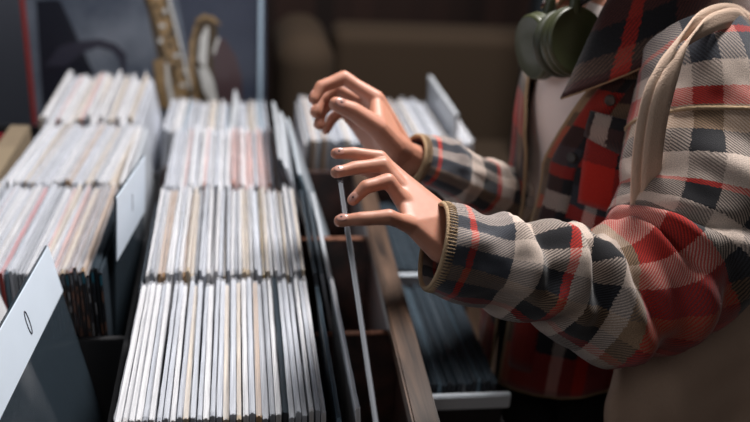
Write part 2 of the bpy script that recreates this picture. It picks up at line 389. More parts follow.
M_INKB = pmat('spine_black', (.015, .015, .018), .35); M_INKT = pmat('spine_lettering', (.30, .30, .32), .5); M_INKT2 = pmat('spine_lettering_brown', (.22, .10, .06), .5)
SPT = [pmat('spine_top_teal', (.02, .10, .14), .3), M_INKB, pmat('spine_top_grey', (.12, .13, .15), .4)]
W = random.choices
base = ['white', 'white', 'pale grey', 'pale grey', 'white', 'cream', 'grey']
def pal_front(k):
    if k < .3: return W(['white', 'pale grey', 'grey', 'cream'], [3, 4, 1.6, 1.6])[0]
    if k < .7: return W(['white', 'pale grey', 'cream', 'grey', 'tan', 'charcoal'], [3, 4, 2.4, 2, 1.8, .25])[0]
    return W(['white', 'pale grey', 'ochre', 'steel blue', 'grey', 'cream', 'charcoal'], [2.5, 3, 1.2, 1.8, 2, 1.2, .6])[0]
def pal_mid(k):
    return W(['white', 'pale grey', 'cream', 'grey', 'tan', 'red', 'ochre' if k > .6 else 'white'], [4, 5, 3, 1.5, 2, .5, 1.2])[0]
def pal_third(k):
    if k > .55: return W(['pale pink', 'cream', 'tan', 'pale grey', 'white'], [5, 2, 1, 1, 1])[0]
    return W(['white', 'pale grey', 'pale pink', 'grey'], [5, 4, 1, 1])[0]
row(-.130, .100, .790, pal_front, 'the front row of the middle bin', 'records in the front row of the middle bin', 32, 0, math.radians(-3), math.radians(2), zt=.893, zvar=.003)
row(-.126, .098, 1.110, pal_mid, 'the second row of the middle bin', 'records in the second row of the middle bin', 40, 0, math.radians(-2), math.radians(5), zt=.894, thin=True)
row(-.124, .088, 1.4225, pal_third, 'the third row of the middle bin', 'records in the third row of the middle bin', 38, 0, 0, math.radians(6), zt=.894, thin=True)
row(-.150, .070, 1.762, ['white', 'pale grey', 'grey', 'pale grey', 'steel blue', 'cream'], 'the far row below the saxophone', 'records in the far row below the saxophone', 29, 0, math.radians(-4), math.radians(4), zt=.872, zvar=.008, pitch=math.radians(6))
def pal_l2(k):
    if k > .93: return 'charcoal'
    if k > .68: return W(['tan', 'brown', 'cream', 'pale pink'], [4, 2, 1, 1])[0]
    return W(['white', 'pale grey', 'pale pink', 'grey', 'steel blue', 'red', 'cream', 'charcoal'], [3, 3, 2.4, 2, 1.4, .9, 2, 1])[0]
Y5 = math.radians(-4)
row(-.405, -.186, 1.126, pal_l2, 'the second row of the left bin', 'records in the second row of the left bin', 38, math.radians(-1.5), math.radians(0), math.radians(1.5), zt=.892, spine_from=.55, thin=True)
row(-.395, -.212, 1.438, ['white', 'white', 'pale grey', 'cream', 'grey', 'tan', 'pale grey'], 'the third row of the left bin', 'records in the third row of the left bin', 33, Y5, 0, math.radians(6), zt=.892, thin=True)
row(-.395, -.195, 1.770, ['white', 'pale grey', 'white', 'cream', 'pale pink'], 'the far left row', 'records in the far left row', 25, math.radians(-1), 0, math.radians(5), zt=.888, zvar=.012, pitch=math.radians(-1.5))
row(.145, .520, 1.775, ['white', 'pale grey', 'grey', 'pale grey', 'cream', 'tan', 'grey'], 'the bin behind the raised hand', 'records in the bin behind the raised hand', 46, 0, math.radians(-2), math.radians(4), zt=.848, zvar=.006)
def pal_dark(k): return W(['charcoal', 'steel blue', 'grey', 'charcoal'], [4, 1.2, 1.5, 3])[0]
row(.278, .396, 1.073, pal_dark, 'the near row of the low bin', 'records in the near row of the low bin', 15, 0, 0, 0, zt=.718, zvar=.003, cover=M_SMOKE)
row(.278, .396, 1.436, pal_dark, 'the far row of the low bin', 'records in the far row of the low bin', 15, 0, 0, 0, zt=.718, zvar=.003, cover=M_SMOKE)
row(-.385, -.345, .800, ['pale grey', 'white', 'cream', 'grey'], 'the left bin front row', 'records in the front row of the left bin', 6, Y5, math.radians(12), math.radians(16), zt=.905)

# leaning sleeves and title dividers
R_ = math.radians
def leaning(T, yaw, lean, pitch, colour, cover, label, far=False, group=None):
    return put_sleeve(frame(T, R_(yaw), R_(lean), R_(pitch), far), colour, label, group, 1, cover)
T1 = ony(273, 103, 1.718)
leaning(T1, 0, 21, -1, 'charcoal', M_MILKY, 'tall dark-edged sleeve sticking up left of the raised hand', True)
leaning(T1 + V((.016, 0, -.022)), -1, 20, 0, 'pale grey', M_MILKY, 'pale blue-grey leaning sleeve just right of the tall dark-edged one', True)
leaning(T1 + V((.030, 0, -.034)), 1, 19, 0, 'steel blue', M_MILKY, 'outermost leaning sleeve beside the empty gap, third row of middle bin', True)
leaning((.112, 1.112, .893), 0, 10, 0, 'charcoal', M_SMOKE, 'black leaning sleeve at the right end of the second row')
leaning((.122, 1.112, .890), 0, 11, 0, 'grey', M_SMOKE, 'dark grey sleeve leaning beside the black one, second row')
leaning((.133, 1.112, .886), 0, 12, 0, 'pale grey', M_MILKY, 'pale sleeve leaning next to the empty gap, second row of middle bin')
leaning((.113, .790, .886), 0, 6, 0, 'steel blue', M_SMOKE, 'dark blue sleeve between the front row and the loose white one')
leaning((.134, .792, .897), 0, 5, 0, 'white', M_CLEAR, 'loose white sleeve at the right end of the front row')
leaning(ony(235, 91, 2.05), -2, 16, 0, 'white', M_MILKY, 'small white sleeve sticking up below the saxophone bell', True)
leaning(ony(107, 73, 2.06) , 0, 8, 0, 'white', M_CLEAR, 'white pointed sleeve standing tall in the far left row', True)
leaning(ony(152, 82, 2.06), 0, 10, 0, 'pale grey', M_CLEAR, 'pale pointed sleeve at the right end of the far left row', True)
leaning((-.196, 1.439, .893), -1, 3, 0, 'white', M_CLEAR, 'white sleeve in loose plastic leaning at the right end of the left third row')
leaning((-.186, 1.439, .884), -1, 4, 0, 'pale grey', M_MILKY, 'milky plastic sleeve sagging into the gap between the two bins')
leaning((-.1335, 1.112, .868), 0, -.5, 0, 'grey', M_SMOKE, 'smoky plastic sleeve at the left end of the second middle row')
tbx = empty('cardboard_box', (-.418, 1.58, ZB), 'narrow tan cardboard box at the left end of the third left row', 'box')
MB().box((-.440, 1.440, ZB), (-.402, 1.728, .894), 0, .002).build('box_body', pmat('kraft_board', (.17, .13, .085), .8, 0, .3, 60, .15), tbx)
MB().box((-.441, 1.4395, .8945), (-.401, 1.60, .8965), 0, .0005).build('lid_flap', pmat('kraft_flap', (.20, .155, .10), .8), tbx)
MB().box((-.436, 1.428, .86), (-.404, 1.4385, .892), 0, .003).build('black_clip', M_BLACK, tbx)

def divider(name, T, yaw, lean, pitch, label, far=False, tall=.06, t=.003, mark='oval', LN=.296, HT_=.296):
    Rr = Matrix.Rotation(R_(yaw), 3, 'Z') @ Matrix.Rotation(-R_(pitch), 3, 'X') @ Matrix.Rotation(-R_(lean), 3, 'Y')
    M = Matrix.Translation(V(T) - Rr @ V((0, LN / 2, HT_))) @ Rr.to_4x4()
    me_o = MB().box((-t / 2, -LN / 2, .0), (t / 2, LN / 2, HT_), 0, .0008).build(name, M_SMOKE); me_o.matrix_world = M; tag(me_o, label, 'divider')
    a = MB().box((t / 2 + .0003, -LN / 2 + .001, HT_ - tall), (t / 2 + .0018, LN / 2 - .001, HT_ - .001), 0, .0005)
    lab = a.build('title_label', M_LABEL); lab.parent = me_o; lab['label'] = 'blank white title strip'
    pts = [V((t / 2 + .002, .012 + .0045 * math.cos(a_) , HT_ - tall * .52 + .016 * math.sin(a_))) for a_ in [2 * math.pi * i / 24 for i in range(25)]]
    if mark == 'line': pts = [V((t / 2 + .002, .0, HT_ - tall * .60)), V((t / 2 + .002, .001, HT_ - tall * .32))]
    mk = MB().tube(pts, .0008, 6).build('slot_mark', M_INK); mk.parent = lab
    return me_o
divider('title_divider', ony(46, 245, 1.098), -4, 11, 0, 'divider with a big white title strip in the bottom left corner', True, .072)
divider('title_divider', V((-.1525, 1.41, .958)), -4.6, -2.0, 6, 'divider with a white title strip between the left and middle rows', True, .100, mark='line', LN=.23, HT_=.335)
o = put_sleeve(frame(ony(430, 76, 2.085), R_(0), R_(4), 0, True), 'white', 'pale grey divider card sticking up from the bin behind the hands', None, 2, M_MILKY, name='divider_card')
o['category'] = 'divider'

# ------------------------------------------------------------------ held sleeve
HT = ond(340, 180, 1.0); dirB = ond(376, 424, .90)
e = (dirB - HT).normalized(); n_ = e.cross((HT - CAM).normalized()).normalized()
if n_.x < 0: n_ = -n_
g = n_.cross(-e).normalized()
if g.y < 0: g = -g
n_ = g.cross(-e)
Rm = Matrix((n_, g, -e)).transposed()
Rm = Rm @ Matrix.Rotation(R_(-.15), 3, 'Z')
HM = Matrix.Translation(HT - Rm @ V((0, -SZ / 2, SZ + .003))) @ Rm.to_4x4()
hs = put_sleeve(HM, 'grey', 'record sleeve in clear plastic pinched and tilted by the nearer hand', None, 0, M_CLEAR)
def dstrip(py):
    best = None
    for i in range(200):
        p = HT + e * .31 * i / 199; c = p - CAM; z = c.dot(fwd); yy = 211 - F * c.dot(upv) / z
        if best is None or abs(yy - py) < best[0]: best = (abs(yy - py), z)
    return best[1]

# ------------------------------------------------------------------ poster
ps = empty('poster', (-.21, 2.16, .60), 'large framed saxophone poster standing behind the record rows', 'poster')
XL, XR, PY, PZ0, PZ1 = -.488, .062, 2.155, .60, 1.42
MB().box((XL, PY, PZ0), (XR, PY + .018, PZ1), 0, .001).build('backing_board', M_BLACKW, ps)
m, nt, b = newmat('poster_print'); N = nt.nodes.new; L = nt.links.new
tc = N('ShaderNodeTexCoord'); nz = N('ShaderNodeTexNoise'); nz.inputs['Scale'].default_value = 6; nz.inputs['Detail'].default_value = 5
L(tc.outputs['Object'], nz.inputs['Vector']); rp = N('ShaderNodeValToRGB'); rp.color_ramp.elements[0].position = .35; rp.color_ramp.elements[1].position = .7
rp.color_ramp.elements[0].color = (.05, .065, .10, 1); rp.color_ramp.elements[1].color = (.20, .23, .28, 1)
L(nz.outputs['Fac'], rp.inputs[0]); L(rp.outputs[0], b.inputs['Base Color']); b.inputs['Roughness'].default_value = .3
pr = MB().box((XL + .004, PY - .002, PZ0 + .004), (XR - .008, PY - .0002, PZ1 - .004)).build('print', m, ps)
MB().box((XL - .006, PY - .006, PZ0), (XL + .003, PY + .019, PZ1), 0, .001).build('edge_strip', pmat('red_edge', (.30, .03, .025), .4), ps)['label'] = 'dark red left edge'
MB().box((XR - .007, PY - .006, PZ0), (XR + .003, PY + .019, PZ1), 0, .001).build('edge_strip', pmat('pale_edge', (.45, .58, .70), .25), ps)['label'] = 'pale shiny right edge'
def flat(pts, mat, dy, name, parent):
    ws = [ony(px, py, PY - .0022 - dy) for px, py in pts]; k = len(ws)
    vs = ws + [p + V((0, .0002, 0)) for p in ws]
    fs = [tuple(range(k)), tuple(range(2 * k - 1, k - 1, -1))] + [(i, i + k, (i + 1) % k + k, (i + 1) % k) for i in range(k)]
    return mkobj(name, vs, fs, mat, parent)
M_PD = pmat('print_dark', (.016, .018, .028), .3); M_BR = pmat('print_brass', (.30, .20, .10), .35, 0, 0, 70, .9); M_BR2 = pmat('print_brass_dark', (.06, .04, .02), .35, 0, 0, 60, .6)
M_WH = pmat('print_highlight', (.62, .62, .60), .3, 0, 0, 60, .2); M_MAR = pmat('print_maroon', (.075, .045, .05), .3)
flat([(36, 0), (60, 0), (96, 78), (96, 130), (44, 130)], M_PD, 0, 'printed_shade', pr)
flat([(60, 46), (80, 41), (100, 39), (116, 44), (126, 54), (126, 78), (121, 78), (120, 60), (112, 51), (98, 47), (84, 52), (66, 66), (45, 66)], M_INK, .0003, 'printed_shape', pr)
flat([(176, -10), (266, -10), (266, 120), (200, 120)], pmat('print_navy', (.045, .055, .085), .3, 0, 0, 12, .3), .0001, 'printed_shade', pr)
sx = flat([(141, -12), (163, -12), (172, 10), (186, 60), (200, 108), (168, 112), (158, 60), (148, 12)], M_BR2, .0003, 'printed_saxophone', pr)
flat([(146, -10), (160, -10), (170, 20), (180, 55), (191, 105), (181, 107), (168, 62), (154, 15)], M_BR, .0006, 'printed_body_tube', sx)
flat([(165, -10), (168, -10), (174, 12), (186, 62), (194, 100), (192, 101), (183.5, 62), (171, 14)], M_WH, .0009, 'printed_key_rod', sx)
flat([(153, 60), (164, 58), (175, 70), (178, 108), (160, 108), (156, 85)], M_BR, .0006, 'printed_key_guard', sx)
flat([(165, 58), (168, 62), (171, 85), (176, 105), (170, 106), (166, 84)], M_WH, .0009, 'printed_key_guard', sx)
flat([(189, 70), (190, 40), (195, 22), (203, 15), (214, 20), (218, 30), (213, 55), (214, 75), (220, 108), (196, 110)], M_BR2, .0005, 'printed_bell', sx)
flat([(198, 60), (200, 38), (206, 26), (209, 28), (207, 60), (206, 70)], M_WH, .0008, 'printed_bell_highlight', sx)
flat([(188, 70), (190, 42), (195, 24), (197, 26), (194, 48), (194, 72), (200, 108), (194, 108)], M_BR, .0008, 'printed_bell_edge', sx)
flat([(198, 68), (208, 68), (214, 82), (219, 106), (212, 107), (203, 90)], M_WH, .0010, 'printed_bell_guard', sx)
flat([(195, 20), (203, 14), (214, 17), (222, 25), (218, 24), (204, 18), (197, 24)], M_BR, .0010, 'printed_bell_rim', sx)
flat([(214, 40), (224, 38), (236, 56), (242, 78), (243, 112), (222, 112), (214, 74)], M_MAR, .0002, 'printed_reflection', pr)
flat([(213, 50), (217, 38), (220, 38), (216, 50), (214, 56)], M_WH, .0006, 'printed_glint', pr)
for k in range(22):
    t = k / 21; px = 151 + 36 * t + (5, -6, 1, 9)[k % 4]; py = -4 + 104 * t
    flat([(px + (3.4, 2.2)[k % 2] * math.cos(a), py + (2.0, 3.2)[k % 2] * math.sin(a)) for a in [i * math.pi / 5 for i in range(10)]], M_BR2 if k % 3 else M_WH, .0013, 'printed_key', sx)

# ------------------------------------------------------------------ sofa, corner items
M_SOFA = pmat('brown_upholstery', (.042, .025, .013), .9, 0, .4, 150, .25)
sf = empty('sofa', (.85, 3.4, FLOOR), 'dark brown upholstered sofa against the dark back wall', 'sofa')
def cushion(a, b, bev): 
    return MB().box(a, b, 0, bev)
def soft(name, a, b, bev, par):
    a = V(a); b = V(b); h = (b - a) / 2; c = (a + b) / 2; h = V([max(1e-4, x - bev) for x in h]); vs = []; fs = []; n = 24; m_ = 48
    for i in range(n + 1):
        p = -math.pi / 2 + math.pi * i / n
        for j in range(m_):
            q = 2 * math.pi * (j + .5) / m_; d = V((math.cos(p) * math.cos(q), math.cos(p) * math.sin(q), math.sin(p + (1e-6 if i < n / 2 else 2e-6))))
            vs.append(c + V([math.copysign(h[k], d[k]) + d[k] * bev for k in range(3)]))
    fs = [(i * m_ + j, i * m_ + (j + 1) % m_, (i + 1) * m_ + (j + 1) % m_, (i + 1) * m_ + j) for i in range(n) for j in range(m_)]
    fs += [tuple(range(m_ - 1, -1, -1)), tuple(n * m_ + j for j in range(m_))]
    return mkobj(name, vs, fs, M_SOFA, par, False)
soft('backrest', (.36, 3.22, .10), (1.75, 3.44, .745), .05, sf)
soft('armrest', (.135, 2.95, -.0), (.345, 3.45, .775), .10, sf)
soft('armrest', (1.76, 2.85, -.0), (1.97, 3.45, .60), .09, sf)
soft('seat_cushion', (.36, 2.80, .12), (1.75, 3.215, .34), .05, sf)
MB().box((.16, 2.86, .0), (1.95, 3.43, .115), 0, .01).build('base', M_SOFA, sf)
for x in (.2, 1.88):
    for y in (2.9, 3.4): MB().box((x, y, FLOOR), (x + .04, y + .03, -.001)).build('foot', M_BLACKW, sf)
cn = tag(MB().box((-.86, 2.3, FLOOR), (-.527, 2.34, 1.6), 0, .003).build('standing_panel', pmat('grey_panel', (.10, .11, .14), .5), origin=(-.6, 2.32, FLOOR)), 'grey standing panel left of the poster, cut by the picture edge', 'panel')
fy = empty('flyer', (-.56, 1.9, .66), 'small red and yellow flyer at the left picture edge', 'flyer')
f0 = ony(0, 150, 1.80)
MB().box((f0.x - .10, 1.80, f0.z - .09), (f0.x + .010, 1.803, f0.z + .035), 0, .0005).build('card', pmat('flyer_red', (.55, .03, .06), .4), fy)
MB().add([(f0.x - .05, 1.7985, f0.z + .034), (f0.x - .004, 1.7985, f0.z + .034), (f0.x + .008, 1.7985, f0.z - .004), (f0.x - .05, 1.7985, f0.z + .012)], [(0, 1, 2, 3)]).build('yellow_band', pmat('flyer_yellow', (.5, .28, .05), .4), fy)
ck = tag(MB().box((1.02, 2.9, FLOOR), (1.05, 3.0, 1.9), 0, .005).build('dark_screen', pmat('blue_black', (.012, .018, .024), .6), origin=(1.03, 2.95, FLOOR)), 'narrow blue-black upright screen beside the sofa, behind the headphones', 'screen')

# ================================================================== person
PHI = R_(20); fd = V((-math.cos(PHI), -math.sin(PHI), 0)); lf = V((math.sin(PHI), -math.cos(PHI), 0))
PC = V((.615, 1.235, 0))
def J(px, py, d): return ond(px, py, d)
near = {
 'w': [(J(447, 222, 1.035), .0165), (J(440, 250, 1.01), .0155)],
 'index': [(403, 182, 1.045, .0108), (380, 158, 1.05, .0090), (353, 153.5, 1.045, .0078), (336, 153.5, 1.04, .0066)],
 'middle': [(404, 192, 1.035, .0112), (383, 165, 1.035, .0092), (355, 168, 1.025, .0080), (336, 172.5, 1.015, .0066)],
 'ring': [(407, 206, 1.02, .0110), (388, 181, 1.01, .0090), (366, 187, 1.0, .0079), (353, 200, 1.0, .0066)],
 'pinky': [(413, 226, 1.00, .0108), (389, 217, dstrip(221) - .006, .0088), (361, 219, dstrip(221) - .0105, .0078), (340, 221, dstrip(221) - .0095, .0068)],
 'thumb': [(430, 222, 1.055, .0150), (410, 194, 1.075, .0125), (386, 175, 1.085, .0105), (361, 168, 1.080, .0085)],
}
far = {
 'w': [(J(404, 151, 1.27), .0165), (J(391, 168, 1.30), .0160)],
 'index': [(376, 99, 1.25, .0108), (344, 78, 1.25, .0092), (321, 87, 1.24, .0080), (314, 99, 1.235, .0070)],
 'middle': [(371, 106, 1.275, .0110), (336, 88, 1.28, .0092), (319, 100, 1.27, .0080), (316, 113, 1.26, .0070)],
 'ring': [(365, 115, 1.295, .0108), (337, 98, 1.30, .0090), (322, 110, 1.29, .0078), (319, 125, 1.28, .0066)],
 'pinky': [(358, 126, 1.31, .0100), (342, 110, 1.32, .0082), (332, 119, 1.315, .0070), (326, 130, 1.31, .0060)],
 'thumb': [(394, 146, 1.235, .0150), (378, 128, 1.215, .0130), (353, 111, 1.20, .0108), (336, 104, 1.19, .0086)],
}
def chain(l): return [(J(a, b_, c), r * (1.08 if l[0][2] < 1.1 else 1.2)) for a, b_, c, r in l]
def hand_mb(H, forearm):
    mb = MB(); w = H['w']; ch = {k: chain(v) for k, v in H.items() if k != 'w'}
    names = ['index', 'middle', 'ring', 'pinky']
    for i in range(3):
        a, b_ = ch[names[i]][0], ch[names[i + 1]][0]
        mb.hull([a, b_, w[0], w[1]])
    for k in names:
        c = ch[k]
        kn = (c[0][0] * .35 + c[1][0] * .65, c[1][1] * .93)
        mb.hull([c[0], kn]); mb.hull([kn, c[1]])
        for i in (1, 2):
            a, b_ = c[i], c[i + 1]; md = ((a[0] + b_[0]) / 2, (a[1] + b_[1]) / 2 * .94)
            mb.hull([a, md]); mb.hull([md, b_])
    # webs between the fingers
    for i in range(3):
        a, b_ = ch[names[i]], ch[names[i + 1]]
        mb.hull([(a[0][0].lerp(a[1][0], .22), .0075), (b_[0][0].lerp(b_[1][0], .22), .0075), a[0], b_[0]])
    t = ch['thumb']
    mb.hull([t[0], t[1], w[0]]); mb.hull([t[0], w[0], w[1]]); mb.hull([t[1], t[2]]); mb.hull([t[2], t[3]])
    mb.hull([t[1], t[0], (ch['index'][0][0], .009)])
    mb.hull([w[0], w[1], (forearm[0], .026)]); mb.hull([(forearm[0], .026), (forearm[1], .036)])
    return mb, ch
def remesh(mb, voxel, it):
    o = mb.build('tmp', M_SKIN)
    md = o.modifiers.new('r', 'REMESH'); md.mode = 'VOXEL'; md.voxel_size = voxel
    s = o.modifiers.new('s', 'SMOOTH'); s.factor = .5; s.iterations = it
    dg = bpy.context.evaluated_depsgraph_get(); dg.update()
    ev = o.evaluated_get(dg); me = ev.to_mesh()
    vs = [v.co.copy() + o.location for v in me.vertices]; fs = [tuple(p.vertices) for p in me.polygons]
    ev.to_mesh_clear(); d = o.data; bpy.data.objects.remove(o); bpy.data.meshes.remove(d)
    return vs, fs
nel = J(675, 285, 1.13); fel = J(545, 232, 1.50)
nmb, nch = hand_mb(near, [J(500, 262, 1.05), nel]); fmb, fch = hand_mb(far, [J(440, 172, 1.34), fel])
PT = lambda z, f=0, l=0: PC + fd * f + lf * l + V((0, 0, z))
bod = MB()
bod.hull([(PT(1.20, .02, .10), .085), (PT(1.20, .02, -.10), .085), (PT(1.02, .0, .07), .09), (PT(1.02, .0, -.07), .09)])
bod.hull([(PT(1.02, 0, .07), .09), (PT(1.02, 0, -.07), .09), (PT(.80, -.01, .09), .10), (PT(.80, -.01, -.09), .10)])
bod.hull([(PT(1.24, .0, 0), .055), (PT(1.37, .035, 0), .050)])
HD = PT(1.49, .05, 0)
bod.hull([(HD + V((0, 0, .03)) - fd * .02, .088), (HD + V((0, 0, -.03)) + fd * .03, .062), (HD + fd * .045 + V((0, 0, -.075)), .030)])
bod.hull([(HD + fd * .088 + V((0, 0, -.005)), .009), (HD + fd * .105 + V((0, 0, -.030)), .011)])
bod.hull([(HD + fd * .080 + lf * .018 + V((0, 0, -.062)), .007), (HD + fd * .080 - lf * .018 + V((0, 0, -.062)), .007), (HD + fd * .090 + V((0, 0, -.062)), .007)])
for s in (1, -1):
    bod.hull([(HD + lf * s * .083 + V((0, 0, .01)), .014), (HD + lf * s * .080 + V((0, 0, -.025)), .009)])
    sh = PT(1.235, 0, .17 * s); el = nel if s == 1 else fel
    bod.hull([(sh, .05), (PT(1.2, 0, .08 * s), .07)]); bod.hull([(sh, .048), (el, .036)])
    bod.hull([(el, .036), ((J(500, 262, 1.05) if s == 1 else J(440, 172, 1.34)), .026)])
    hp = PT(.78, -.01, .09 * s); kn = PT(.40, .02, .10 * s); an = PT(.03, -.02, .10 * s)
    bod.hull([(hp, .095), (kn, .055)]); bod.hull([(kn, .055), (an, .038)])
    bod.hull([(an, .036), (PT(-.02, -.05, .10 * s), .035), (PT(-.03, .13, .11 * s), .028)])
BV, BF = [], []
for mb_, vx, it in ((bod, .008, 4), (nmb, .0016, 5), (fmb, .0018, 5)):
    vs, fs = remesh(mb_, vx, it); k = len(BV); BV += vs; BF += [tuple(i + k for i in f) for f in fs]
base_pt = PC + V((0, 0, FLOOR))
person = mkobj('person', BV, BF, M_SKIN, None, True, origin=base_pt)
tag(person, 'person in a red and cream plaid wool overshirt flipping through records with both hands', 'person')
def nail(c, nd, mat, parent, chip=False):
    tip, pr_ = c[3][0], c[2][0]; r = c[3][1]; ax = (tip - pr_).normalized()
    nd = (nd - ax * nd.dot(ax)).normalized(); sd = ax.cross(nd); ce = tip + nd * r * .80 - ax * r * .45
    def ell(ce, l, w_, h, mt, nm, par):
        bm = bmesh.new(); bmesh.ops.create_icosphere(bm, subdivisions=3, radius=1)
        M = Matrix.Translation(ce) @ Matrix((ax * l, sd * w_, nd * h)).transposed().to_4x4()
        return MB().bm(bm, 0, M).build(nm, mt, par, True)
    n0 = ell(ce, r * .95, r * .72, r * .26, M_NAIL, 'fingernail', parent)
    if chip: ell(ce + nd * r * .07 + ax * r * .1, r * .36, r * .30, r * .22, M_POLISH, 'nail_polish', n0)
tc_ = (CAM - J(350, 190, 1.0)).normalized()
for k, nd in (('index', tc_ + V((0, 0, .5))), ('middle', V((0, 0, 1)) + tc_ * .7), ('ring', tc_ + V((-.3, 0, .3))), ('pinky', V((0, 0, 1)) + tc_ * .7), ('thumb', V((0, .3, 1)))):
    nail(nch[k], nd, M_NAIL, person, True)
for k, nd in (('index', V((-1, .2, .2))), ('middle', V((-1, .2, 0))), ('ring', V((-1, .2, 0))), ('pinky', V((-1, .3, 0))), ('thumb', tc_ + V((0, 0, .6)))):
    nail(fch[k], nd, M_NAIL, person, k == 'thumb')
for s in (1, -1):
    bm = bmesh.new(); bmesh.ops.create_icosphere(bm, subdivisions=3, radius=.012, matrix=Matrix.Translation(HD + fd * .078 + lf * s * .031 + V((0, 0, .005))))
    MB().bm(bm).build('eye', pmat('eye_dark', (.05, .03, .02), .2), person, True)
hr = MB(); hr.hull([(HD + V((0, 0, .045)) - fd * .03, .098), (HD - fd * .055 + V((0, 0, -.03)), .075)]); hr.hull([(HD - fd * .05 + V((0, 0, -.03)), .07), (HD - fd * .07 + V((0, 0, -.14)), .045)])
hr.build('hair', M_HAIR, person, True)

# clothes
def ring_pt(th, z, a, b_, cf=0, cl=0):
    return PC + fd * (cf + a * math.cos(th)) + lf * (cl + b_ * math.sin(th)) + V((0, 0, z))
PROF = [  # z, a, b, forward shift
 (.655, .180, .205, .010), (.80, .175, .203, .010), (.90, .165, .197, .010), (1.0, .155, .19, .012), (1.08, .152, .188, .018), (1.15, .145, .186, .018),
 (1.205, .128, .184, .012), (1.245, .108, .172, .006), (1.275, .090, .140, .004), (1.300, .078, .100, .006), (1.325, .070, .074, .012)]
prof = catmull(PROF, 60)
# t-shirt
g = []
for z, a, b_, cf in prof:
    if .84 < z < 1.268: g.append([ring_pt(2 * math.pi * j / 64, z, a - .020 + .006 * math.exp(-((z - 1.12) / .06) ** 2), b_ - .02, cf) for j in range(64)])
sheet('t_shirt', g, M_TEE, person, True, uv=lambda i, j: (j * .02, i * .01))
# jacket body: an open-fronted shell
gap0 = [(.655, 2, 8), (.95, 1, 8), (1.05, 4, 12), (1.12, 14, 26), (1.20, 22, 36), (1.27, 34, 46), (1.33, 48, 52)]
def gap(z, k):
    for (z0, *p), (z1, *q) in zip(gap0, gap0[1:]):
        if z <= z1: t = max(0, (z - z0) / (z1 - z0)); return R_(p[k] + (q[k] - p[k]) * t)
    return R_(gap0[-1][1 + k])
g = []; NJ = 150
for z, a, b_, cf in prof:
    t0 = gap(z, 0); t1 = 2 * math.pi - gap(z, 1); r_ = []
    for j in range(NJ):
        th = t0 + (t1 - t0) * j / (NJ - 1)
        dz = noise.noise(V((th * 2.2, z * 6, 1))) * .010 + noise.noise(V((th * 7, z * 9, 4))) * .004
        fl = .010 * max(0, 1 - abs(j / 8)) + .006 * max(0, 1 - abs((NJ - 1 - j) / 8))
        zz = z + .105 * math.sin(th) ** 2 * max(0, 1 - (z - .655) / .30)
        r_.append(ring_pt(th, zz, a + dz + fl, b_ + dz, cf))
    g.append(r_)
jk = sheet('jacket', g, M_PLAID2, person, False, .005, uv=lambda i, j: (j / NJ * 1.12, i / 60 * .70))
jk['label'] = 'open red, cream and black plaid wool overshirt'
# edge stitching along both front edges and the hem
MB().tube([r[0] for r in g], .0032, 8).build('edge_stitching', M_TANY, jk, True)
MB().tube([r[-1] for r in g], .0032, 8).build('edge_stitching', M_TANY, jk, True)
MB().tube(g[0], .003, 8).build('hem_stitching', M_TANY, jk, True)
# button placket and buttons
pk = [[g[i][2] + (g[i][2] - PC - V((0, 0, g[i][2].z))).normalized() * .0045 * (0 if j in (0, 6) else 1) + (g[i][j + 1 if j else 1] - g[i][2]) for j in range(7)] for i in range(2, 50)]
sheet('placket', pk, M_PLAID2, jk, False, .002, uv=lambda i, j: (j / NJ * 1.12 + .02, i / 60 * .62))
for z in (.83, .95, 1.07, 1.17):
    i = min(range(60), key=lambda q: abs(prof[q][0] - z)); p = g[i][5]; nn = (p - (PC + V((0, 0, p.z)))).normalized()
    M = Matrix.Translation(p + nn * .006) @ nn.to_track_quat('Z', 'Y').to_matrix().to_4x4()
    MB().lathe([(.0075, 0), (.008, .001), (.0075, .003), (.005, .0025), (.001, .0022)], M, 20).build('button', M_BUTTON, jk, True)
# chest pocket with flap
def onbody(th, z, off):
    i = min(range(60), key=lambda q: abs(prof[q][0] - z)); zz, a, b_, cf = prof[i]
    p = ring_pt(th, z, a + off, b_ + off, cf); return p
pg = [[onbody(R_(24 + 34 * j / 12), 1.01 + .125 * i / 12, .013) for j in range(13)] for i in range(13)]
sheet('chest_pocket', pg, M_PLAIDP, jk, False, .004, uv=lambda i, j: (.02 + j * .008, .02 + i * .008))['label'] = 'mostly red chest pocket'
pg = [[onbody(R_(23 + 36 * j / 12), 1.112 + .036 * i / 5 - (.014 * (1 - abs(j - 6) / 6) if i == 0 else 0), .019) for j in range(13)] for i in range(6)]
sheet('pocket_flap', pg, M_PLAID2, jk, False, .004, uv=lambda i, j: (.34 + j * .008, .10 + i * .008))
# collar: stands up round the neck and folds outward to pointed lapels
cg = []
CP = [(1.300, .074, .0), (1.330, .076, .0), (1.350, .082, .0), (1.352, .094, .0), (1.335, .108, .0), (1.305, .126, .0), (1.282, .142, .0)]
for q, (z, r0, _) in enumerate(CP):
    rr = []
    for j in range(61):
        th = R_(22) + (2 * math.pi - R_(58)) * j / 60; ed = max(0, 1 - min(j, 60 - j) / 12) * (1 if j < 30 else .25)
        k = q / 6; zz = z - ed * .098 * k - ed * .02; rad = r0 + ed * .024 * k
        rr.append(PC + fd * (.012 + rad * math.cos(th) * (1 + .30 * ed)) + lf * rad * 1.02 * math.sin(th) + V((0, 0, zz)))
    cg.append(rr)
cg = [[V(p) for p in catmull([[*cg[i][j]] for i in range(7)], 22)] for j in range(61)]
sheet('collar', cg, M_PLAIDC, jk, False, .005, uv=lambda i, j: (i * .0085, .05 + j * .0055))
MB().tube([r[-1] for r in cg], .0018, 8).build('collar_stitching', M_TANY, jk, True)

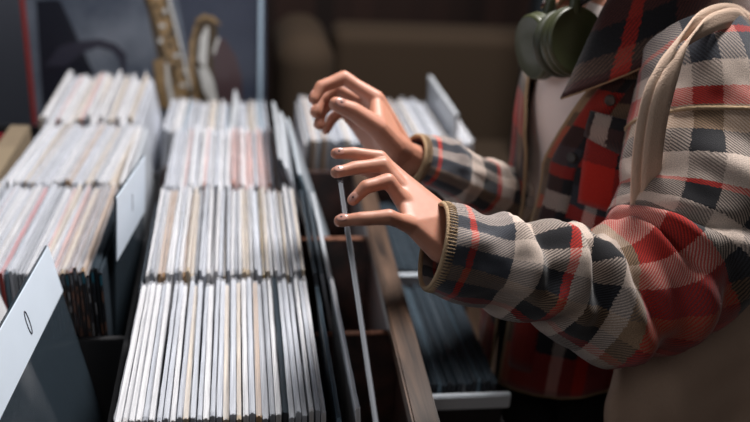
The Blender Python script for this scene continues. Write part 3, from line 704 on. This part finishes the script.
def sleeve(pts, name, mat, seedv, squash=1.0, amp=.006, folds=()):
    P = [[*J(a, b_, c), r, 0] for a, b_, c, r in pts]; n = 130; S = catmull(P, n); seg = 84
    C = [V(s[:3]) for s in S]; g = []; Ls = [0]
    for i in range(1, n): Ls.append(Ls[-1] + (C[i] - C[i - 1]).length)
    N0 = V((0, 0, 1))
    for i in range(n):
        T = (C[min(i + 2, n - 1)] - C[max(i - 2, 0)]).normalized(); N0 = (N0 - T * N0.dot(T)).normalized(); B = T.cross(N0); r = S[i][3]; row_ = []
        edge = min(1, i / 14)
        for j in range(seg):
            a = 2 * math.pi * j / seg; s_ = Ls[i]
            q = V((math.cos(a) * 1.1 + seedv, math.sin(a) * 1.1, s_ * 11))
            d = noise.noise(q) * amp * 1.6 + noise.noise(V((q.x * 2.5, q.y * 2.5, s_ * 30 + a))) * amp * .8
            for (sc, ac, wd, wa, am, sl) in folds:
                u = (s_ - sc - sl * math.sin(a - ac)) / wd; da = (a - ac + math.pi) % (2 * math.pi) - math.pi
                d += am * math.exp(-u * u) * math.exp(-(da / wa) ** 2)
            row_.append(C[i] + (N0 * math.cos(a) + B * math.sin(a)) * (r + d * edge))
        g.append(row_)
    o = sheet(name, g, mat, jk, True, .004, uv=lambda i, j: (j / seg * .44, Ls[i]))
    return o, g, C
px2 = lambda p, d: p * d / F
np_ = [(434, 246, 1.015, 43), (452, 250, 1.02, 44), (485, 259, 1.035, 43), (520, 268, 1.05, 46), (560, 280, 1.07, 52), (600, 289, 1.09, 60), (640, 284, 1.11, 70), (676, 257, 1.125, 80), (696, 212, 1.14, 83), (703, 160, 1.15, 77), (703, 112, 1.16, 70), (700, 72, 1.165, 64), (690, 44, 1.18, 52)]
fo = []
# (arc pos, angle, width, angular width, amplitude, slant)
for sc, ac, wd, wa, am, sl in ((.085, .3, .014, 1.3, .010, .02), (.115, 2.6, .016, 1.2, .012, -.03), (.15, .6, .016, 1.1, .013, .03), (.185, -.8, .015, 1.2, .011, -.03),
    (.215, 1.0, .017, 1.0, .014, .04), (.245, 2.2, .016, 1.0, .012, -.02), (.275, .2, .018, 1.0, .016, .035), (.31, 1.4, .018, 1.1, .015, -.03), (.345, .5, .018, 1.0, .014, .04), (.40, 2.0, .02, 1.1, .010, .03), (.46, .8, .02, 1.0, .009, -.04)):
    fo.append((sc, ac, wd, wa, am, sl)); fo.append((sc + wd * 1.7, ac + .2, wd * .7, wa, -am * .8, sl))
s1, g1, C1 = sleeve([(a, b_, d, px2(r, d)) for a, b_, d, r in np_], 'sleeve', M_PLAID, 3, amp=.0055, folds=fo)
fp_ = [(413, 158, 1.30, 23), (430, 163, 1.315, 25), (452, 172, 1.335, 26), (475, 184, 1.37, 26), (498, 194, 1.41, 28), (530, 204, 1.46, 33), (560, 200, 1.52, 42), (590, 150, 1.54, 44), (612, 95, 1.56, 42), (618, 70, 1.56, 34)]
s2, g2, C2 = sleeve([(a, b_, d, px2(r, d)) for a, b_, d, r in fp_], 'sleeve', M_PLAID, 9, amp=.004, folds=[(.05 + .03 * k, k * 1.7, .008, .9, .005, .02) for k in range(8)])
for gg in (g1, g2):
    cpts = gg[0]; n = len(cpts); c0 = sum(cpts, V()) / n
    # blanket stitched edge: a cord with small raised loops
    ed = MB().tube(cpts + [cpts[0]], .0030, 8)
    T = (sum(gg[4], V()) / n - c0).normalized()
    for j in range(0, n, 1):
        p = cpts[j]; o_ = (p - c0).normalized(); ed.tube([p + o_ * .003, p + o_ * .0036 + T * .005, p + o_ * .003 + T * .010], .0009, 5)
    ed.build('cuff_stitching', M_TANY, jk, True)
# shoulder seam cord
MB().tube([p + (p - C1[104]).normalized() * .0015 for p in g1[104]] + [g1[104][0]], .0028, 8).build('shoulder_seam', M_TANY, jk, True)

# trousers
g = []
for z, a, b_ in ((.86, .135, .165), (.78, .14, .17), (.70, .135, .175)):
    g.append([ring_pt(2 * math.pi * j / 48, z, a, b_) for j in range(48)])
tr = sheet('trousers', g, M_PANTS, person, True, .003, uv=lambda i, j: (j, i))
for s in (1, -1):
    lg = []
    for i in range(24):
        t = i / 23; z = .74 - t * (.74 - .02); r = .105 - .04 * t; c = PT(z, .01 * math.sin(t * 3), .090 * s)
        lg.append([c + V((math.cos(a), math.sin(a), 0)) * (r + noise.noise(V((math.cos(a) * 2, math.sin(a) * 2, z * 9))) * .006) for a in [2 * math.pi * j / 40 for j in range(40)]])
    sheet('trouser_leg', lg, M_PANTS, tr, True, .003, uv=lambda i, j: (j, i))
    MB().hull([(PT(-.02, -.06, .10 * s), .040), (PT(-.025, .14, .11 * s), .034), (PT(.03, -.03, .10 * s), .042)], 0, 3).build('shoe', M_BLACK, person, True)

# ------------------------------------------------------------------ headphones
hp = empty('headphones', PT(1.30, .1), 'olive green over-ear headphones hanging round the neck', 'headphones')
def cup(c, nrm, name_label):
    M = Matrix.Translation(c) @ nrm.to_track_quat('Z', 'Y').to_matrix().to_4x4()
    o = MB().lathe([(.020, -.012), (.040, -.012), (.0475, -.008), (.0495, .000), (.0490, .004), (.0470, .0065), (.0470, .0078), (.0480, .009), (.0475, .013), (.0450, .0165), (.0440, .0168), (.0430, .0160), (.020, .0163), (.001, .0165)], M, 56).build('ear_cup', M_OLIVE, hp, True)
    MB().lathe([(.020, -.034), (.036, -.035), (.045, -.031), (.048, -.024), (.047, -.016), (.040, -.0125)], M, 56).build('ear_cushion', M_OLIVED, o, True)
    return M
c1 = J(572, 42, 1.225); n1 = ((CAM - c1).normalized() + right * .62 + upv * .12).normalized()
c2 = J(540, 46, 1.29); n2 = ((CAM - c2).normalized() * .35 - right * .95 - upv * .15).normalized()
cup(c1, n1, ''); cup(c2, n2, '')
bp_ = catmull([[*(c1 - n1 * .01 + V((0, 0, .052)))], [*(c1 + V((.05, .0, .085)))], [*PT(1.385, -.04, .085)], [*PT(1.39, -.095, 0)], [*PT(1.385, -.04, -.085)], [*(c2 + V((.03, .04, .09)))], [*(c2 - n2 * .01 + V((0, 0, .052)))]], 50)
MB().tube(bp_, .007, 12).build('headband', M_BLACK, hp, True)
for c, nn in ((c1, n1), (c2, n2)):
    MB().hull([(c - nn * .006 + V((0, 0, .045)), .009), (c - nn * .008 + V((0, 0, .066)), .007)]).build('hinge', M_OLIVE, hp, True)

# ------------------------------------------------------------------ tote bag
tb = empty('tote_bag', (.66, 1.02, .58), 'cream canvas tote bag hanging from the shoulder behind the plaid elbow', 'bag')
BO = V((.66, .965, 0)); bx = V((.96, .28, 0)).normalized(); by = V((.28, -.96, 0)).normalized()
g = []
for i in range(46):
    t = i / 45; z = .50 + .50 * t; row_ = []
    for j in range(96):
        a = 2 * math.pi * j / 96; ca, sa = math.cos(a), math.sin(a)
        hx = .175 * math.copysign(abs(ca) ** .55, ca); hy = .040 * (1 - .75 * t) * math.copysign(abs(sa) ** .8, sa) * (1 if t > .02 else .5)
        d = noise.noise(V((hx * 9, z * 5, sa))) * .018 + noise.noise(V((hx * 22 + z * 9, z * 16, sa))) * .006
        row_.append(BO + bx * (hx + .03 * (1 - t)) + by * (hy + d) + V((0, 0, z)))
    g.append(row_)
bag = sheet('bag_body', g, M_TOTE, tb, True, .002, uv=lambda i, j: (j, i))
def strap(pts, wv, name):
    S = catmull([[*p, *q] for p, q in zip(pts, wv)], 60); g = []
    for s in S:
        p = V(s[:3]); q = V(s[3:]).normalized() * .0135; g.append([p - q, p - q * .35 + V((0, 0, .0012)), p + q * .35 + V((0, 0, .0012)), p + q])
    return sheet(name, g, M_TOTE, tb, False, .0035, uv=lambda i, j: (j, i))
for off, sh in ((0, 3), (1, 13)):
    pts = [J(640 + sh, 262, 1.15), J(637 + sh, 215, 1.10), J(640 + sh, 150, 1.055), J(650 + sh, 95, 1.04), J(668 + sh, 50, 1.045), J(695 + sh, 22 + off * 3, 1.07), J(722 + sh, 13 + off * 5, 1.115), J(748, 22 + off * 8, 1.20), J(775, 60, 1.25), J(785, 150, 1.26), J(780, 260, 1.22)]
    strap(pts, [right * .9 + fwd * .3] * 4 + [right + upv * .9] + [upv + right * .2 + fwd * .2] * 2 + [upv + fwd * .4 + right * .3] + [right] * 3, 'strap')
